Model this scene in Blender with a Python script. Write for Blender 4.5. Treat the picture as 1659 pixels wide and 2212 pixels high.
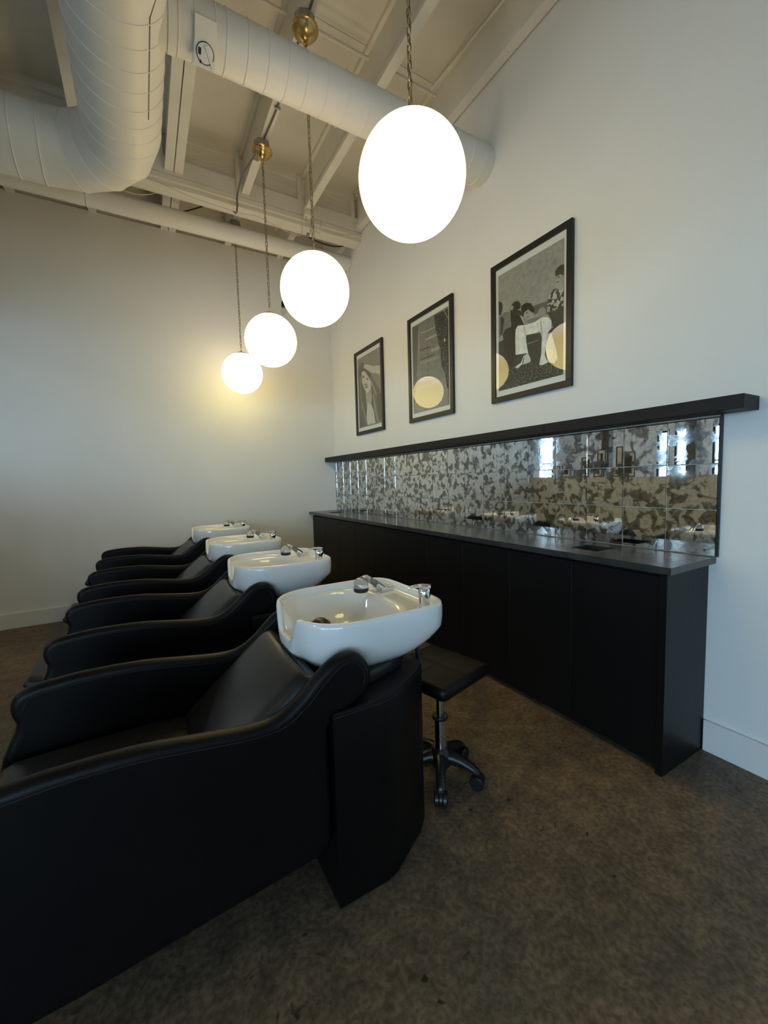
import bpy, bmesh, math, random
from mathutils import Vector, Matrix
random.seed(7)
for o in list(bpy.data.objects): bpy.data.objects.remove(o, do_unlink=True)
scene = bpy.context.scene
COL = scene.collection
PI = math.pi

# ------------------------------------------------------------------ camera
cam_d = bpy.data.cameras.new('camera'); cam = bpy.data.objects.new('camera', cam_d); COL.objects.link(cam)
cam_d.sensor_fit = 'HORIZONTAL'; cam_d.sensor_width = 36.0
cam_d.lens = 889.132 * 36.0 / 1659.0
cam_d.clip_start = 0.02; cam_d.clip_end = 200
yaw, pitch, roll = 0.5250, -0.0793, -0.0273
Fv = Vector((math.sin(yaw)*math.cos(pitch), math.cos(yaw)*math.cos(pitch), math.sin(pitch)))
r0 = Vector((math.cos(yaw), -math.sin(yaw), 0)); u0 = r0.cross(Fv)
Rv = r0*math.cos(roll) + u0*math.sin(roll); Uv = -r0*math.sin(roll) + u0*math.cos(roll)
cam.matrix_world = Matrix(((Rv.x, Uv.x, -Fv.x, 0), (Rv.y, Uv.y, -Fv.y, 0), (Rv.z, Uv.z, -Fv.z, 1.3), (0, 0, 0, 1)))
scene.camera = cam

# ------------------------------------------------------------------ sky, exposure
SKY = (0.50, 0.74, 1.0); SKY_STRENGTH = 10.0
EXPOSURE = 0.0
GLOBE_POWER = 11.0
world = bpy.data.worlds.new('sky'); scene.world = world; world.use_nodes = True
bg = world.node_tree.nodes['Background']
bg.inputs['Color'].default_value = (*SKY, 1); bg.inputs['Strength'].default_value = SKY_STRENGTH
vs = scene.view_settings
vs.view_transform = 'Standard'; vs.look = 'None'; vs.exposure = EXPOSURE; vs.gamma = 1.0; vs.use_curve_mapping = False

# room (metres): camera stands at x=0 y=0; right wall x=W, back wall y=YB
W, YB = 2.193, 5.0195
XL, YF, YN = -7.0, -6.0, 9.6          # opposite wall, wall behind the camera, far end
XD = -1.8                              # divider beside the wash area
ZJ, ZDECK = 3.955, 4.32                # joist undersides, roof deck
# windows: left wall (y0,y1,z0,z1), front wall (x0,x1,z0,z1)
WIN_L = [(8.66,9.28,0.6,2.55),(5.37,5.65,0.5,2.33),(4.94,5.27,0.5,2.33),(3.72,4.48,0.5,2.33),
         (1.7,3.1,0.5,2.45),(-0.1,1.3,0.5,2.45),(-2.0,-0.4,0.15,2.8),(-3.8,-2.2,0.15,2.8),(-5.6,-4.0,0.15,2.8)]
WIN_F = [(-6.5,-4.7,0.15,2.8),(-4.4,-2.6,0.15,2.8),(-2.3,-1.6,0.9,2.8)]  # narrow last window is unseen, added for more daylight on the basin sides
def portal(name, loc, rot, sx, sy):
    l = bpy.data.lights.new(name, 'AREA'); l.shape = 'RECTANGLE'; l.size = sx; l.size_y = sy
    l.cycles.is_portal = True
    o = bpy.data.objects.new(name, l); COL.objects.link(o); o.location = loc; o.rotation_euler = rot
for (a, b, c, d) in WIN_L: portal('window_portal', (XL-0.12, (a+b)/2, (c+d)/2), (0, -PI/2, 0), d-c, b-a)
for (a, b, c, d) in WIN_F: portal('window_portal', ((a+b)/2, YF-0.12, (c+d)/2), (PI/2, 0, 0), b-a, d-c)

# ------------------------------------------------------------------ materials
def nodes_of(name):
    m = bpy.data.materials.new(name); m.use_nodes = True
    return m, m.node_tree.nodes, m.node_tree.links, m.node_tree.nodes['Principled BSDF']
def pm(name, col, rough=0.5, metal=0.0, var=0.0, vscale=6.0, bump=0.0, bscale=60.0, coat=0.0, spec=0.5, rvar=0.0, stretch=None, detail=5.0):
    m, N, L, P = nodes_of(name)
    P.inputs['Base Color'].default_value = (*col, 1); P.inputs['Roughness'].default_value = rough
    P.inputs['Metallic'].default_value = metal; P.inputs['Specular IOR Level'].default_value = spec
    P.inputs['Coat Weight'].default_value = coat; P.inputs['Coat Roughness'].default_value = 0.05
    tc = N.new('ShaderNodeTexCoord'); src = tc.outputs['Object']
    if stretch:
        mp = N.new('ShaderNodeMapping'); mp.inputs['Scale'].default_value = stretch
        L.new(src, mp.inputs['Vector']); src = mp.outputs['Vector']
    if var or rvar:
        n = N.new('ShaderNodeTexNoise'); n.inputs['Scale'].default_value = vscale; n.inputs['Detail'].default_value = detail
        L.new(src, n.inputs['Vector'])
        if var:
            r = N.new('ShaderNodeValToRGB')
            r.color_ramp.elements[0].position = 0.3; r.color_ramp.elements[1].position = 0.7
            r.color_ramp.elements[0].color = (*[c*(1-var) for c in col], 1)
            r.color_ramp.elements[1].color = (*[min(1, c*(1+var)) for c in col], 1)
            L.new(n.outputs['Fac'], r.inputs['Fac']); L.new(r.outputs['Color'], P.inputs['Base Color'])
        if rvar:
            mr = N.new('ShaderNodeMapRange'); mr.inputs['To Min'].default_value = rough-rvar; mr.inputs['To Max'].default_value = rough+rvar
            L.new(n.outputs['Fac'], mr.inputs['Value']); L.new(mr.outputs['Result'], P.inputs['Roughness'])
    if bump:
        n2 = N.new('ShaderNodeTexNoise'); n2.inputs['Scale'].default_value = bscale; n2.inputs['Detail'].default_value = 4
        L.new(src, n2.inputs['Vector'])
        b = N.new('ShaderNodeBump'); b.inputs['Strength'].default_value = bump; b.inputs['Distance'].default_value = 0.004
        L.new(n2.outputs['Fac'], b.inputs['Height']); L.new(b.outputs['Normal'], P.inputs['Normal'])
    return m
M = {}
M['wall'] = pm('wall_paint', (0.80, 0.785, 0.745), 0.6, var=0.02, vscale=2, bump=0.08, bscale=180, spec=0.3)
M['ceil'] = pm('ceiling_paint', (0.74, 0.71, 0.63), 0.65, var=0.05, vscale=3, bump=0.15, bscale=70, spec=0.25)
M['joist'] = pm('joist_paint', (0.76, 0.735, 0.66), 0.6, var=0.04, vscale=5, bump=0.1, bscale=90, spec=0.3)
M['wood_beam'] = pm('painted_beam', (0.74, 0.705, 0.62), 0.6, var=0.06, vscale=9, bump=0.4, bscale=30, spec=0.3, stretch=(0.6, 9, 9))
M['duct'] = pm('duct_paint', (0.78, 0.76, 0.70), 0.42, var=0.03, vscale=4, bump=0.06, bscale=40, spec=0.4)
M['white_paint'] = pm('trim_paint', (0.76, 0.75, 0.71), 0.4, var=0.02, spec=0.4)
M['dark_gap'] = pm('dark_gap', (0.02, 0.019, 0.017), 0.8, var=0.1)
M['black_paint'] = pm('black_cabinet', (0.004, 0.004, 0.0042), 0.42, var=0.25, vscale=3, bump=0.1, bscale=40, spec=0.28, stretch=(1, 1, 0.12))
M['black_wood'] = pm('black_stained_wood', (0.007, 0.007, 0.0075), 0.5, var=0.35, vscale=20, bump=0.25, bscale=45, spec=0.3, stretch=(1, 0.08, 1))
M['frame_black'] = pm('frame_black', (0.012, 0.0115, 0.011), 0.38, var=0.2, vscale=15, spec=0.45)
M['stone'] = pm('black_leathered_granite', (0.03, 0.033, 0.033), 0.24, var=0.4, vscale=7, bump=0.35, bscale=22, spec=0.75, rvar=0.06)
M['leather'] = pm('black_leather', (0.0022, 0.0021, 0.0021), 0.42, var=0.15, vscale=5, bump=0.12, bscale=260, spec=0.24, rvar=0.05)
M['leather_soft'] = pm('black_leather_creased', (0.009, 0.0088, 0.0087), 0.36, var=0.15, vscale=4, bump=0.55, bscale=9, spec=0.5, rvar=0.05)
M['quilt'] = pm('quilted_vinyl', (0.012, 0.012, 0.012), 0.5, var=0.2, vscale=30, bump=0.5, bscale=60)
M['thread'] = pm('seam_thread', (0.004, 0.004, 0.004), 0.7, var=0.1)
M['porcelain'] = pm('white_porcelain', (0.86, 0.855, 0.84), 0.10, var=0.01, vscale=3, coat=0.6, spec=0.5)
M['chrome'] = pm('chrome', (0.82, 0.82, 0.83), 0.07, 1.0, var=0.02)
M['chrome_dark'] = pm('braided_hose', (0.25, 0.25, 0.26), 0.3, 1.0, var=0.3, vscale=120)
M['plastic'] = pm('black_plastic', (0.012, 0.012, 0.013), 0.32, var=0.1, spec=0.5)
M['clear'] = pm('clear_acrylic', (0.62, 0.62, 0.60), 0.06, 0.0, var=0.03, coat=1.0)
M['clear'].node_tree.nodes['Principled BSDF'].inputs['Transmission Weight'].default_value = 0.85
M['brass'] = pm('antique_brass', (0.60, 0.43, 0.17), 0.24, 1.0, var=0.12, vscale=30)
M['chain'] = pm('aged_brass_chain', (0.36, 0.275, 0.15), 0.36, 1.0, var=0.2, vscale=60)
M['galv'] = pm('galvanised_steel', (0.36, 0.37, 0.38), 0.45, 0.8, var=0.2, vscale=40)
M['cable_grey'] = pm('grey_cable', (0.16, 0.16, 0.165), 0.5, 0.3, var=0.1)
M['cable_white'] = pm('white_cable', (0.6, 0.57, 0.5), 0.5, var=0.05)
M['cable_black'] = pm('black_cable', (0.01, 0.01, 0.01), 0.5, var=0.1)
M['paper'] = pm('photo_paper', (0.88, 0.87, 0.87), 0.5, var=0.01)
M['backing_glint'] = pm('mirror_backing_glint', (0.62, 0.59, 0.52), 0.6, var=0.1)  # pale tone paints the tile bevels' highlights into the joints
M['plank'] = pm('brown_column', (0.13, 0.10, 0.075), 0.6, var=0.2, vscale=8, stretch=(6, 6, 0.5))
M['asphalt'] = pm('outside_paving', (0.30, 0.30, 0.30), 0.8, var=0.1)
_grey = {}
def grey(v):
    if v not in _grey: _grey[v] = pm('ink_%03d' % int(v*1000), (v*1.02, v, v*0.97), 0.5, var=0.16, vscale=40)
    return _grey[v]
def ink_noise(name, lo, hi, scale, cut=0.5, soft=0.06):
    m, N, L, P = nodes_of(name)
    tc = N.new('ShaderNodeTexCoord'); n = N.new('ShaderNodeTexNoise'); n.inputs['Scale'].default_value = scale; n.inputs['Detail'].default_value = 4
    L.new(tc.outputs['Object'], n.inputs['Vector'])
    r = N.new('ShaderNodeValToRGB'); r.color_ramp.elements[0].position = cut-soft; r.color_ramp.elements[1].position = cut+soft
    r.color_ramp.elements[0].color = (lo, lo, lo*0.97, 1); r.color_ramp.elements[1].color = (hi, hi, hi*0.97, 1)
    L.new(n.outputs['Fac'], r.inputs['Fac']); L.new(r.outputs['Color'], P.inputs['Base Color']); P.inputs['Roughness'].default_value = 0.5
    return m
INK = {'speckle': ink_noise('ink_carpet', 0.025, 0.16, 90, 0.55, 0.05), 'floral': ink_noise('ink_floral_shirt', 0.02, 0.55, 45, 0.53, 0.03),
       'leaves': ink_noise('ink_leaves', 0.012, 0.2, 70, 0.6, 0.05)}

def mat_floor():
    m, N, L, P = nodes_of('stained_concrete')
    tc = N.new('ShaderNodeTexCoord')
    def noise(s, d, dist=0.0):
        n = N.new('ShaderNodeTexNoise'); n.inputs['Scale'].default_value = s; n.inputs['Detail'].default_value = d
        n.inputs['Distortion'].default_value = dist; L.new(tc.outputs['Object'], n.inputs['Vector']); return n
    def ramp(src, p0, p1, c0, c1):
        r = N.new('ShaderNodeValToRGB'); r.color_ramp.elements[0].position = p0; r.color_ramp.elements[1].position = p1
        r.color_ramp.elements[0].color = (*c0, 1); r.color_ramp.elements[1].color = (*c1, 1)
        L.new(src, r.inputs['Fac']); return r
    def mix(mode, fac, a, b):
        x = N.new('ShaderNodeMix'); x.data_type = 'RGBA'; x.blend_type = mode; x.inputs['Factor'].default_value = fac
        L.new(a, x.inputs['A']); L.new(b, x.inputs['B']); return x
    big = ramp(noise(1.5, 6, 0.8).outputs['Fac'], 0.32, 0.68, (0.112, 0.088, 0.064), (0.198, 0.138, 0.086))
    mid = ramp(noise(13, 9, 0.5).outputs['Fac'], 0.30, 0.72, (0.66, 0.67, 0.69), (1.32, 1.28, 1.21))
    fine = ramp(noise(60, 7, 0.35).outputs['Fac'], 0.34, 0.66, (0.66, 0.66, 0.66), (1.36, 1.34, 1.29))
    c = mix('MULTIPLY', 1.0, big.outputs['Color'], mid.outputs['Color']); c = mix('MULTIPLY', 1.0, c.outputs['Result'], fine.outputs['Color'])
    v = N.new('ShaderNodeTexVoronoi'); v.inputs['Scale'].default_value = 16; v.inputs['Randomness'].default_value = 1
    nd = noise(14, 3); add = N.new('ShaderNodeMix'); add.data_type = 'VECTOR'; add.inputs['Factor'].default_value = 0.12
    L.new(tc.outputs['Object'], add.inputs[4]); L.new(nd.outputs['Color'], add.inputs[5]); L.new(add.outputs[1], v.inputs['Vector'])
    pit = ramp(v.outputs['Distance'], 0.11, 0.17, (0.20, 0.18, 0.15), (1, 1, 1))
    msk = ramp(noise(2.2, 3).outputs['Fac'], 0.40, 0.52, (0, 0, 0), (1, 1, 1))
    pit2 = N.new('ShaderNodeMix'); pit2.data_type = 'RGBA'; pit2.blend_type = 'LIGHTEN'; pit2.inputs['Factor'].default_value = 1
    L.new(pit.outputs['Color'], pit2.inputs['A']); L.new(msk.outputs['Color'], pit2.inputs['B'])
    c = mix('MULTIPLY', 1.0, c.outputs['Result'], pit2.outputs['Result'])
    L.new(c.outputs['Result'], P.inputs['Base Color']); P.inputs['Roughness'].default_value = 0.5; P.inputs['Specular IOR Level'].default_value = 0.35
    b = N.new('ShaderNodeBump'); b.inputs['Strength'].default_value = 0.25; b.inputs['Distance'].default_value = 0.003
    L.new(fine.outputs['Color'], b.inputs['Height']); L.new(b.outputs['Normal'], P.inputs['Normal'])
    return m
M['floor'] = mat_floor()

def mat_mirror():
    m, N, L, P = nodes_of('antique_mirror')
    tc = N.new('ShaderNodeTexCoord'); oi = N.new('ShaderNodeObjectInfo')
    sc = N.new('ShaderNodeVectorMath'); sc.operation = 'SCALE'; sc.inputs['Scale'].default_value = 37.0
    cmb = N.new('ShaderNodeCombineXYZ'); L.new(oi.outputs['Random'], cmb.inputs[0]); L.new(oi.outputs['Random'], cmb.inputs[1]); L.new(oi.outputs['Random'], cmb.inputs[2])
    L.new(cmb.outputs[0], sc.inputs[0])
    ad = N.new('ShaderNodeVectorMath'); ad.operation = 'ADD'; L.new(tc.outputs['Object'], ad.inputs[0]); L.new(sc.outputs[0], ad.inputs[1])
    def noise(s, d, dist):
        n = N.new('ShaderNodeTexNoise'); n.inputs['Scale'].default_value = s; n.inputs['Detail'].default_value = d; n.inputs['Distortion'].default_value = dist
        L.new(ad.outputs[0], n.inputs['Vector']); return n
    a = noise(19, 9, 0.7)
    r = N.new('ShaderNodeValToRGB'); e = r.color_ramp.elements; e[0].position = 0.485; e[1].position = 0.555
    e[0].color = (0, 0, 0, 1); e[1].color = (1, 1, 1, 1); L.new(a.outputs['Fac'], r.inputs['Fac'])
    b = noise(30, 5, 1.5)
    r2 = N.new('ShaderNodeValToRGB'); e = r2.color_ramp.elements; e[0].position = 0.35; e[1].position = 0.65
    e[0].color = (0.16, 0.158, 0.146, 1); e[1].color = (0.36, 0.355, 0.33, 1); L.new(b.outputs['Fac'], r2.inputs['Fac'])
    r3 = N.new('ShaderNodeValToRGB'); e = r3.color_ramp.elements; e[0].position = 0.3; e[1].position = 0.62
    e[0].color = (0.62, 0.63, 0.60, 1); e[1].color = (0.86, 0.88, 0.86, 1); L.new(b.outputs['Fac'], r3.inputs['Fac'])
    mx = N.new('ShaderNodeMix'); mx.data_type = 'RGBA'; L.new(r.outputs['Color'], mx.inputs['Factor'])
    L.new(r3.outputs['Color'], mx.inputs['A']); L.new(r2.outputs['Color'], mx.inputs['B'])
    L.new(mx.outputs['Result'], P.inputs['Base Color'])
    P.inputs['Metallic'].default_value = 1.0
    mr = N.new('ShaderNodeMapRange'); mr.inputs['To Min'].default_value = 0.012; mr.inputs['To Max'].default_value = 0.07
    L.new(r.outputs['Color'], mr.inputs['Value']); L.new(mr.outputs['Result'], P.inputs['Roughness'])
    return m
M['mirror'] = mat_mirror()

def mat_glass(name, refl=1.0, tint=(1, 1, 1), ior=1.5):
    m = bpy.data.materials.new(name); m.use_nodes = True; N = m.node_tree.nodes; L = m.node_tree.links
    N.clear(); out = N.new('ShaderNodeOutputMaterial'); t = N.new('ShaderNodeBsdfTransparent'); t.inputs['Color'].default_value = (*tint, 1)
    g = N.new('ShaderNodeBsdfGlossy'); g.inputs['Roughness'].default_value = 0.01
    lw = N.new('ShaderNodeLayerWeight'); lw.inputs['Blend'].default_value = 0.5
    pw = N.new('ShaderNodeMath'); pw.operation = 'POWER'; pw.inputs[1].default_value = 5.0; L.new(lw.outputs['Facing'], pw.inputs[0])
    f = N.new('ShaderNodeMath'); f.operation = 'MULTIPLY_ADD'; f.inputs[1].default_value = 0.955; f.inputs[2].default_value = ((ior-1)/(ior+1))**2; L.new(pw.outputs[0], f.inputs[0])
    mu = N.new('ShaderNodeMath'); mu.operation = 'MULTIPLY'; mu.use_clamp = True; mu.inputs[1].default_value = refl
    L.new(f.outputs[0], mu.inputs[0]); mx = N.new('ShaderNodeMixShader')
    L.new(mu.outputs[0], mx.inputs[0]); L.new(t.outputs[0], mx.inputs[1]); L.new(g.outputs[0], mx.inputs[2]); L.new(mx.outputs[0], out.inputs[0])
    return m
M['picture_glass'] = mat_glass('picture_glass', 1.0, (0.96, 0.97, 0.96))
M['window_glass'] = mat_glass('window_glass', 1.0, (0.94, 0.97, 0.97))
M['bulb_glass'] = mat_glass('bulb_glass', 1.2, (0.93, 0.93, 0.91))

def mat_globe():
    m = bpy.data.materials.new('lit_opal_glass'); m.use_nodes = True; N = m.node_tree.nodes; L = m.node_tree.links
    P = N['Principled BSDF']; P.inputs['Base Color'].default_value = (0.25, 0.24, 0.20, 1); P.inputs['Roughness'].default_value = 0.2; P.inputs['Specular IOR Level'].default_value = 0.1
    tc = N.new('ShaderNodeTexCoord'); sp = N.new('ShaderNodeSeparateXYZ'); L.new(tc.outputs['Object'], sp.inputs[0])
    mr = N.new('ShaderNodeMapRange'); mr.inputs['From Min'].default_value = -0.2; mr.inputs['From Max'].default_value = 0.2; L.new(sp.outputs['Z'], mr.inputs['Value'])
    n = N.new('ShaderNodeTexNoise'); n.inputs['Scale'].default_value = 7; n.inputs['Detail'].default_value = 3; L.new(tc.outputs['Object'], n.inputs['Vector'])
    ma = N.new('ShaderNodeMath'); ma.operation = 'MULTIPLY_ADD'; ma.inputs[1].default_value = 0.12; L.new(n.outputs['Fac'], ma.inputs[0]); L.new(mr.outputs[0], ma.inputs[2])
    r = N.new('ShaderNodeValToRGB'); e = r.color_ramp.elements
    e[0].position = 0.20; e[0].color = (0.62, 0.495, 0.18, 1); e[1].position = 1.0; e[1].color = (0.72, 0.57, 0.42, 1)
    k = r.color_ramp.elements.new(0.62); k.color = (0.53, 0.42, 0.17, 1)
    k = r.color_ramp.elements.new(0.80); k.color = (0.57, 0.455, 0.26, 1)
    L.new(ma.outputs[0], r.inputs['Fac']); L.new(r.outputs['Color'], P.inputs['Emission Color'])
    P.inputs['Emission Strength'].default_value = GLOBE_POWER
    return m
M['globe'] = mat_globe()

def mat_lamp(name, col, power):
    m, N, L, P = nodes_of(name); P.inputs['Base Color'].default_value = (0.8, 0.8, 0.78, 1)
    P.inputs['Emission Color'].default_value = (*col, 1); P.inputs['Emission Strength'].default_value = power; return m
M['diffuser'] = mat_lamp('fill_diffuser', (0.95, 0.97, 1.0), 40.0)  # cool glow of the added salon fill lights

# ------------------------------------------------------------------ mesh helpers
def newbm(): return bmesh.new()
def box(bm, a, b, bev=0.0, seg=2):
    a = Vector(a); b = Vector(b)
    r = bmesh.ops.create_cube(bm, size=1.0)
    for v in r['verts']: v.co = Vector(((a[i]+b[i])/2 + v.co[i]*(b[i]-a[i]) for i in range(3)))
    if bev:
        es = list({e for v in r['verts'] for e in v.link_edges})
        bmesh.ops.bevel(bm, geom=es, offset=bev, segments=seg, profile=0.5, affect='EDGES')
def frame_of(d):
    d = d.normalized(); a = Vector((0, 0, 1)) if abs(d.z) < 0.9 else Vector((1, 0, 0))
    u = d.cross(a).normalized(); return u, d.cross(u).normalized()
def tube(bm, path, rad, seg=8, caps=True, closed=False):
    pts = [Vector(p) for p in path]; n = len(pts); rings = []
    u = None
    for i, p in enumerate(pts):
        if closed: d = pts[(i+1) % n] - pts[i-1]
        else: d = pts[min(i+1, n-1)] - pts[max(i-1, 0)]
        d.normalize()
        if u is None: u, w = frame_of(d)
        else:
            u = (u - d*u.dot(d)).normalized(); w = d.cross(u)
        r = rad[i] if isinstance(rad, (list, tuple)) else rad
        rings.append([bm.verts.new(p + (u*math.cos(2*PI*k/seg) + w*math.sin(2*PI*k/seg))*r) for k in range(seg)])
    for i in range(n if closed else n-1):
        A, B = rings[i], rings[(i+1) % n]
        for k in range(seg): bm.faces.new((A[k], A[(k+1) % seg], B[(k+1) % seg], B[k]))
    if caps and not closed:
        bm.faces.new(rings[0][::-1]); bm.faces.new(rings[-1])
def cyl(bm, p0, p1, r0, r1=None, seg=24): tube(bm, [p0, p1], [r0, r0 if r1 is None else r1], seg)
def lathe(bm, prof, seg=32, axis=None, at=(0, 0, 0)):
    """prof = [(r, h)...] turned about the z axis (or any axis)."""
    at = Vector(at); ax = Vector(axis or (0, 0, 1)).normalized()
    if abs(ax.z) > 0.999: u, w = Vector((1, 0, 0)), Vector((0, 1, 0))*(1 if ax.z > 0 else -1)
    else: u, w = frame_of(ax)
    rings = []
    for r, h in prof:
        if r < 1e-6: rings.append([bm.verts.new(at + ax*h)])
        else: rings.append([bm.verts.new(at + ax*h + (u*math.cos(2*PI*k/seg) + w*math.sin(2*PI*k/seg))*r) for k in range(seg)])
    for A, B in zip(rings, rings[1:]):
        for k in range(seg):
            j = (k+1) % seg
            if len(A) == 1 and len(B) == 1: continue
            if len(A) == 1: bm.faces.new((A[0], B[j], B[k]))
            elif len(B) == 1: bm.faces.new((A[k], A[j], B[0]))
            else: bm.faces.new((A[k], A[j], B[j], B[k]))
def prism(bm, poly, axis, lo, hi, bev=0.0, seg=3):
    """polygon in the two other axes, extruded along axis (0,1,2)."""
    def P(a, b, c): return {0: (c, a, b), 1: (a, c, b), 2: (a, b, c)}[axis]
    A = [bm.verts.new(P(a, b, lo)) for a, b in poly]; B = [bm.verts.new(P(a, b, hi)) for a, b in poly]
    n = len(poly); fa = bm.faces.new(A[::-1]); fb = bm.faces.new(B)
    for i in range(n): bm.faces.new((A[i], A[(i+1) % n], B[(i+1) % n], B[i]))
    if bev:
        es = list(fa.edges) + list(fb.edges)
        bmesh.ops.bevel(bm, geom=es, offset=bev, segments=seg, profile=0.5, affect='EDGES')
def roll_slab(bm, poly, lo, hi, r, seg=5):
    """a stuffed slab: outline in x,z (counter-clockwise or not), thickness along y, rolled edges of radius r."""
    n = len(poly); P = [Vector((a, 0, b)) for a, b in poly]
    area = sum(P[i].x*P[(i+1) % n].z - P[(i+1) % n].x*P[i].z for i in range(n)); sg = 1 if area > 0 else -1
    N = []
    for i in range(n):
        d = (P[(i+1) % n]-P[i]).normalized() + (P[i]-P[i-1]).normalized(); d.normalize()
        N.append(Vector((-d.z, 0, d.x))*sg)   # inward
    prof = []
    for k in range(seg+1):
        a = PI/2*k/seg; prof.append((r*(1-math.sin(a)), lo + r*(1-math.cos(a))))
    prof = [(r*1.35, lo)] + prof
    prof += [(d, lo+hi-y) for d, y in reversed(prof)]
    rings = [[bm.verts.new(P[i] + N[i]*d + Vector((0, y, 0))) for i in range(n)] for d, y in prof]
    for A, B in zip(rings, rings[1:]):
        for i in range(n): bm.faces.new((A[i], A[(i+1) % n], B[(i+1) % n], B[i]))
    bm.faces.new(rings[0][::-1]); bm.faces.new(rings[-1])
def torus(bm, c, axis, R, r, seg=24, sub=8):
    u, w = frame_of(Vector(axis)); c = Vector(c)
    tube(bm, [c + (u*math.cos(2*PI*k/seg) + w*math.sin(2*PI*k/seg))*R for k in range(seg)], r, sub, closed=True)
def cushion(bm, mat4, w, h, t, edge=0.05, bulge=0.02, n=14):
    """a stuffed pad in the local xy plane of mat4, soft edges, slightly domed on +z."""
    def off(u, v):
        e = min(1.0, min(1-abs(u), 0) + 1)
        du = (1-abs(u))*w/2; dv = (1-abs(v))*h/2
        f = 1.0
        for d in (du, dv):
            k = min(1.0, d/edge); f *= math.sqrt(max(0.0, 1-(1-k)**2))
        return f
    us = [math.sin((i/n-0.5)*PI)*0.5 + (i/n-0.5) for i in range(n+1)]
    top, bot = [], []
    for v in us:
        rt, rb = [], []
        for u in us:
            f = off(u, v)
            rt.append(bm.verts.new(mat4 @ Vector((u*w/2, v*h/2, t/2*f + bulge*(1-u*u)*(1-v*v)))))
            rb.append(bm.verts.new(mat4 @ Vector((u*w/2, v*h/2, -t/2*f - 1e-5))))
        top.append(rt); bot.append(rb)
    for i in range(n):
        for j in range(n):
            bm.faces.new((top[i][j], top[i][j+1], top[i+1][j+1], top[i+1][j]))
            bm.faces.new((bot[i][j], bot[i+1][j], bot[i+1][j+1], bot[i][j+1]))
    bmesh.ops.remove_doubles(bm, verts=bm.verts, dist=5e-5)
    bmesh.ops.recalc_face_normals(bm, faces=bm.faces)
def smooth_path(pts, k=6):
    P = [Vector(p) for p in pts]; out = []
    for i in range(len(P)-1):
        a, b, c, d = P[max(i-1, 0)], P[i], P[i+1], P[min(i+2, len(P)-1)]
        for s in range(k):
            t = s/k
            out.append(0.5*((2*b) + (c-a)*t + (2*a-5*b+4*c-d)*t*t + (-a+3*b-3*c+d)*t**3))
    out.append(P[-1]); return out

# ------------------------------------------------------------------ scene helpers
def obj(name, bm, mat, parent=None, smooth=False, loc=None, angle=None):
    me = bpy.data.meshes.new(name)
    bmesh.ops.recalc_face_normals(bm, faces=bm.faces)
    bm.to_mesh(me); bm.free()
    for m in (mat if isinstance(mat, (list, tuple)) else [mat]): me.materials.append(M[m] if isinstance(m, str) else m)
    if smooth:
        for p in me.polygons: p.use_smooth = True
        try: me.set_sharp_from_angle(angle=math.radians(angle or 38))
        except Exception: pass
    o = bpy.data.objects.new(name, me); COL.objects.link(o)
    if parent: o.parent = parent
    if loc: o.location = loc
    return o
def tag(o, label, cat, group=None, kind=None):
    o['label'] = label
    if cat: o['category'] = cat
    if group: o['group'] = group
    if kind: o['kind'] = kind
    return o
def thing(name, label, cat, loc=(0, 0, 0), rz=0.0, group=None):
    o = bpy.data.objects.new(name, None); o.empty_display_size = 0.1; COL.objects.link(o)
    o.location = loc; o.rotation_euler = (0, 0, rz)
    return tag(o, label, cat, group)
def struct(o, label=None):
    o['kind'] = 'structure'
    if label: o['label'] = label
    return o
def share(name, src, parent, loc, rot=None):
    o = bpy.data.objects.new(name, src.data); COL.objects.link(o); o.parent = parent; o.location = loc
    if rot is not None: o.rotation_euler = rot
    return o
def copy_tree(src, loc, label):
    r = src.copy(); COL.objects.link(r); r.location = loc; r['label'] = label
    for ch in list(src.children):
        c = ch.copy(); COL.objects.link(c); c.parent = r
        for g in list(ch.children):
            d = g.copy(); COL.objects.link(d); d.parent = c
    return r

# ================================================================== THE SETTING
T = 0.14
bm = newbm(); box(bm, (XL-T, YF-T, -0.1), (W+T, YN+T, 0.0)); struct(obj('floor', bm, 'floor'), 'mottled brown stained concrete floor with small pits')
bm = newbm(); box(bm, (-60, -60, -0.35), (60, 60, -0.25)); struct(obj('ground', bm, 'asphalt'), 'grey paving outside the windows')  # unseen, put in to limit light coming from below

# walls
bm = newbm(); box(bm, (W, YF-T, 0), (W+T, YN+T, ZDECK)); struct(obj('wall_right', bm, 'wall'), 'off-white painted wall with the framed photographs and mirror tiles')
bm = newbm(); box(bm, (XD-0.07, YB, 0), (W, YB+0.16, 3.962)); struct(obj('wall_back', bm, 'wall'), 'off-white painted end wall behind the wash units')
def wall_with_windows(name, along, fixed0, fixed1, lo, hi, wins, label):
    bm = newbm(); ws = sorted(wins)
    def seg(a, b, z0, z1):
        if b-a < 1e-4 or z1-z0 < 1e-4: return
        if along == 1: box(bm, (fixed0, a, z0), (fixed1, b, z1))
        else: box(bm, (a, fixed0, z0), (b, fixed1, z1))
    cur = lo
    for (a, b, c, d) in ws:
        seg(cur, a, 0, ZDECK); seg(a, b, 0, c); seg(a, b, d, ZDECK); cur = b
    seg(cur, hi, 0, ZDECK)
    return struct(obj(name, bm, 'wall'), label)
wall_with_windows('wall_left', 1, XL-T, XL, YF, YN, WIN_L, 'off-white street wall with windows, seen in the mirror tiles')
wall_with_windows('wall_front', 0, YF-T, YF, XL-T, W, WIN_F, 'off-white wall with windows behind the viewer')
bm = newbm(); box(bm, (XL-T, YN, 0), (W, YN+T, ZDECK)); struct(obj('wall_far', bm, 'wall'), 'off-white wall at the far end of the salon')
wi = 0
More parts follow.
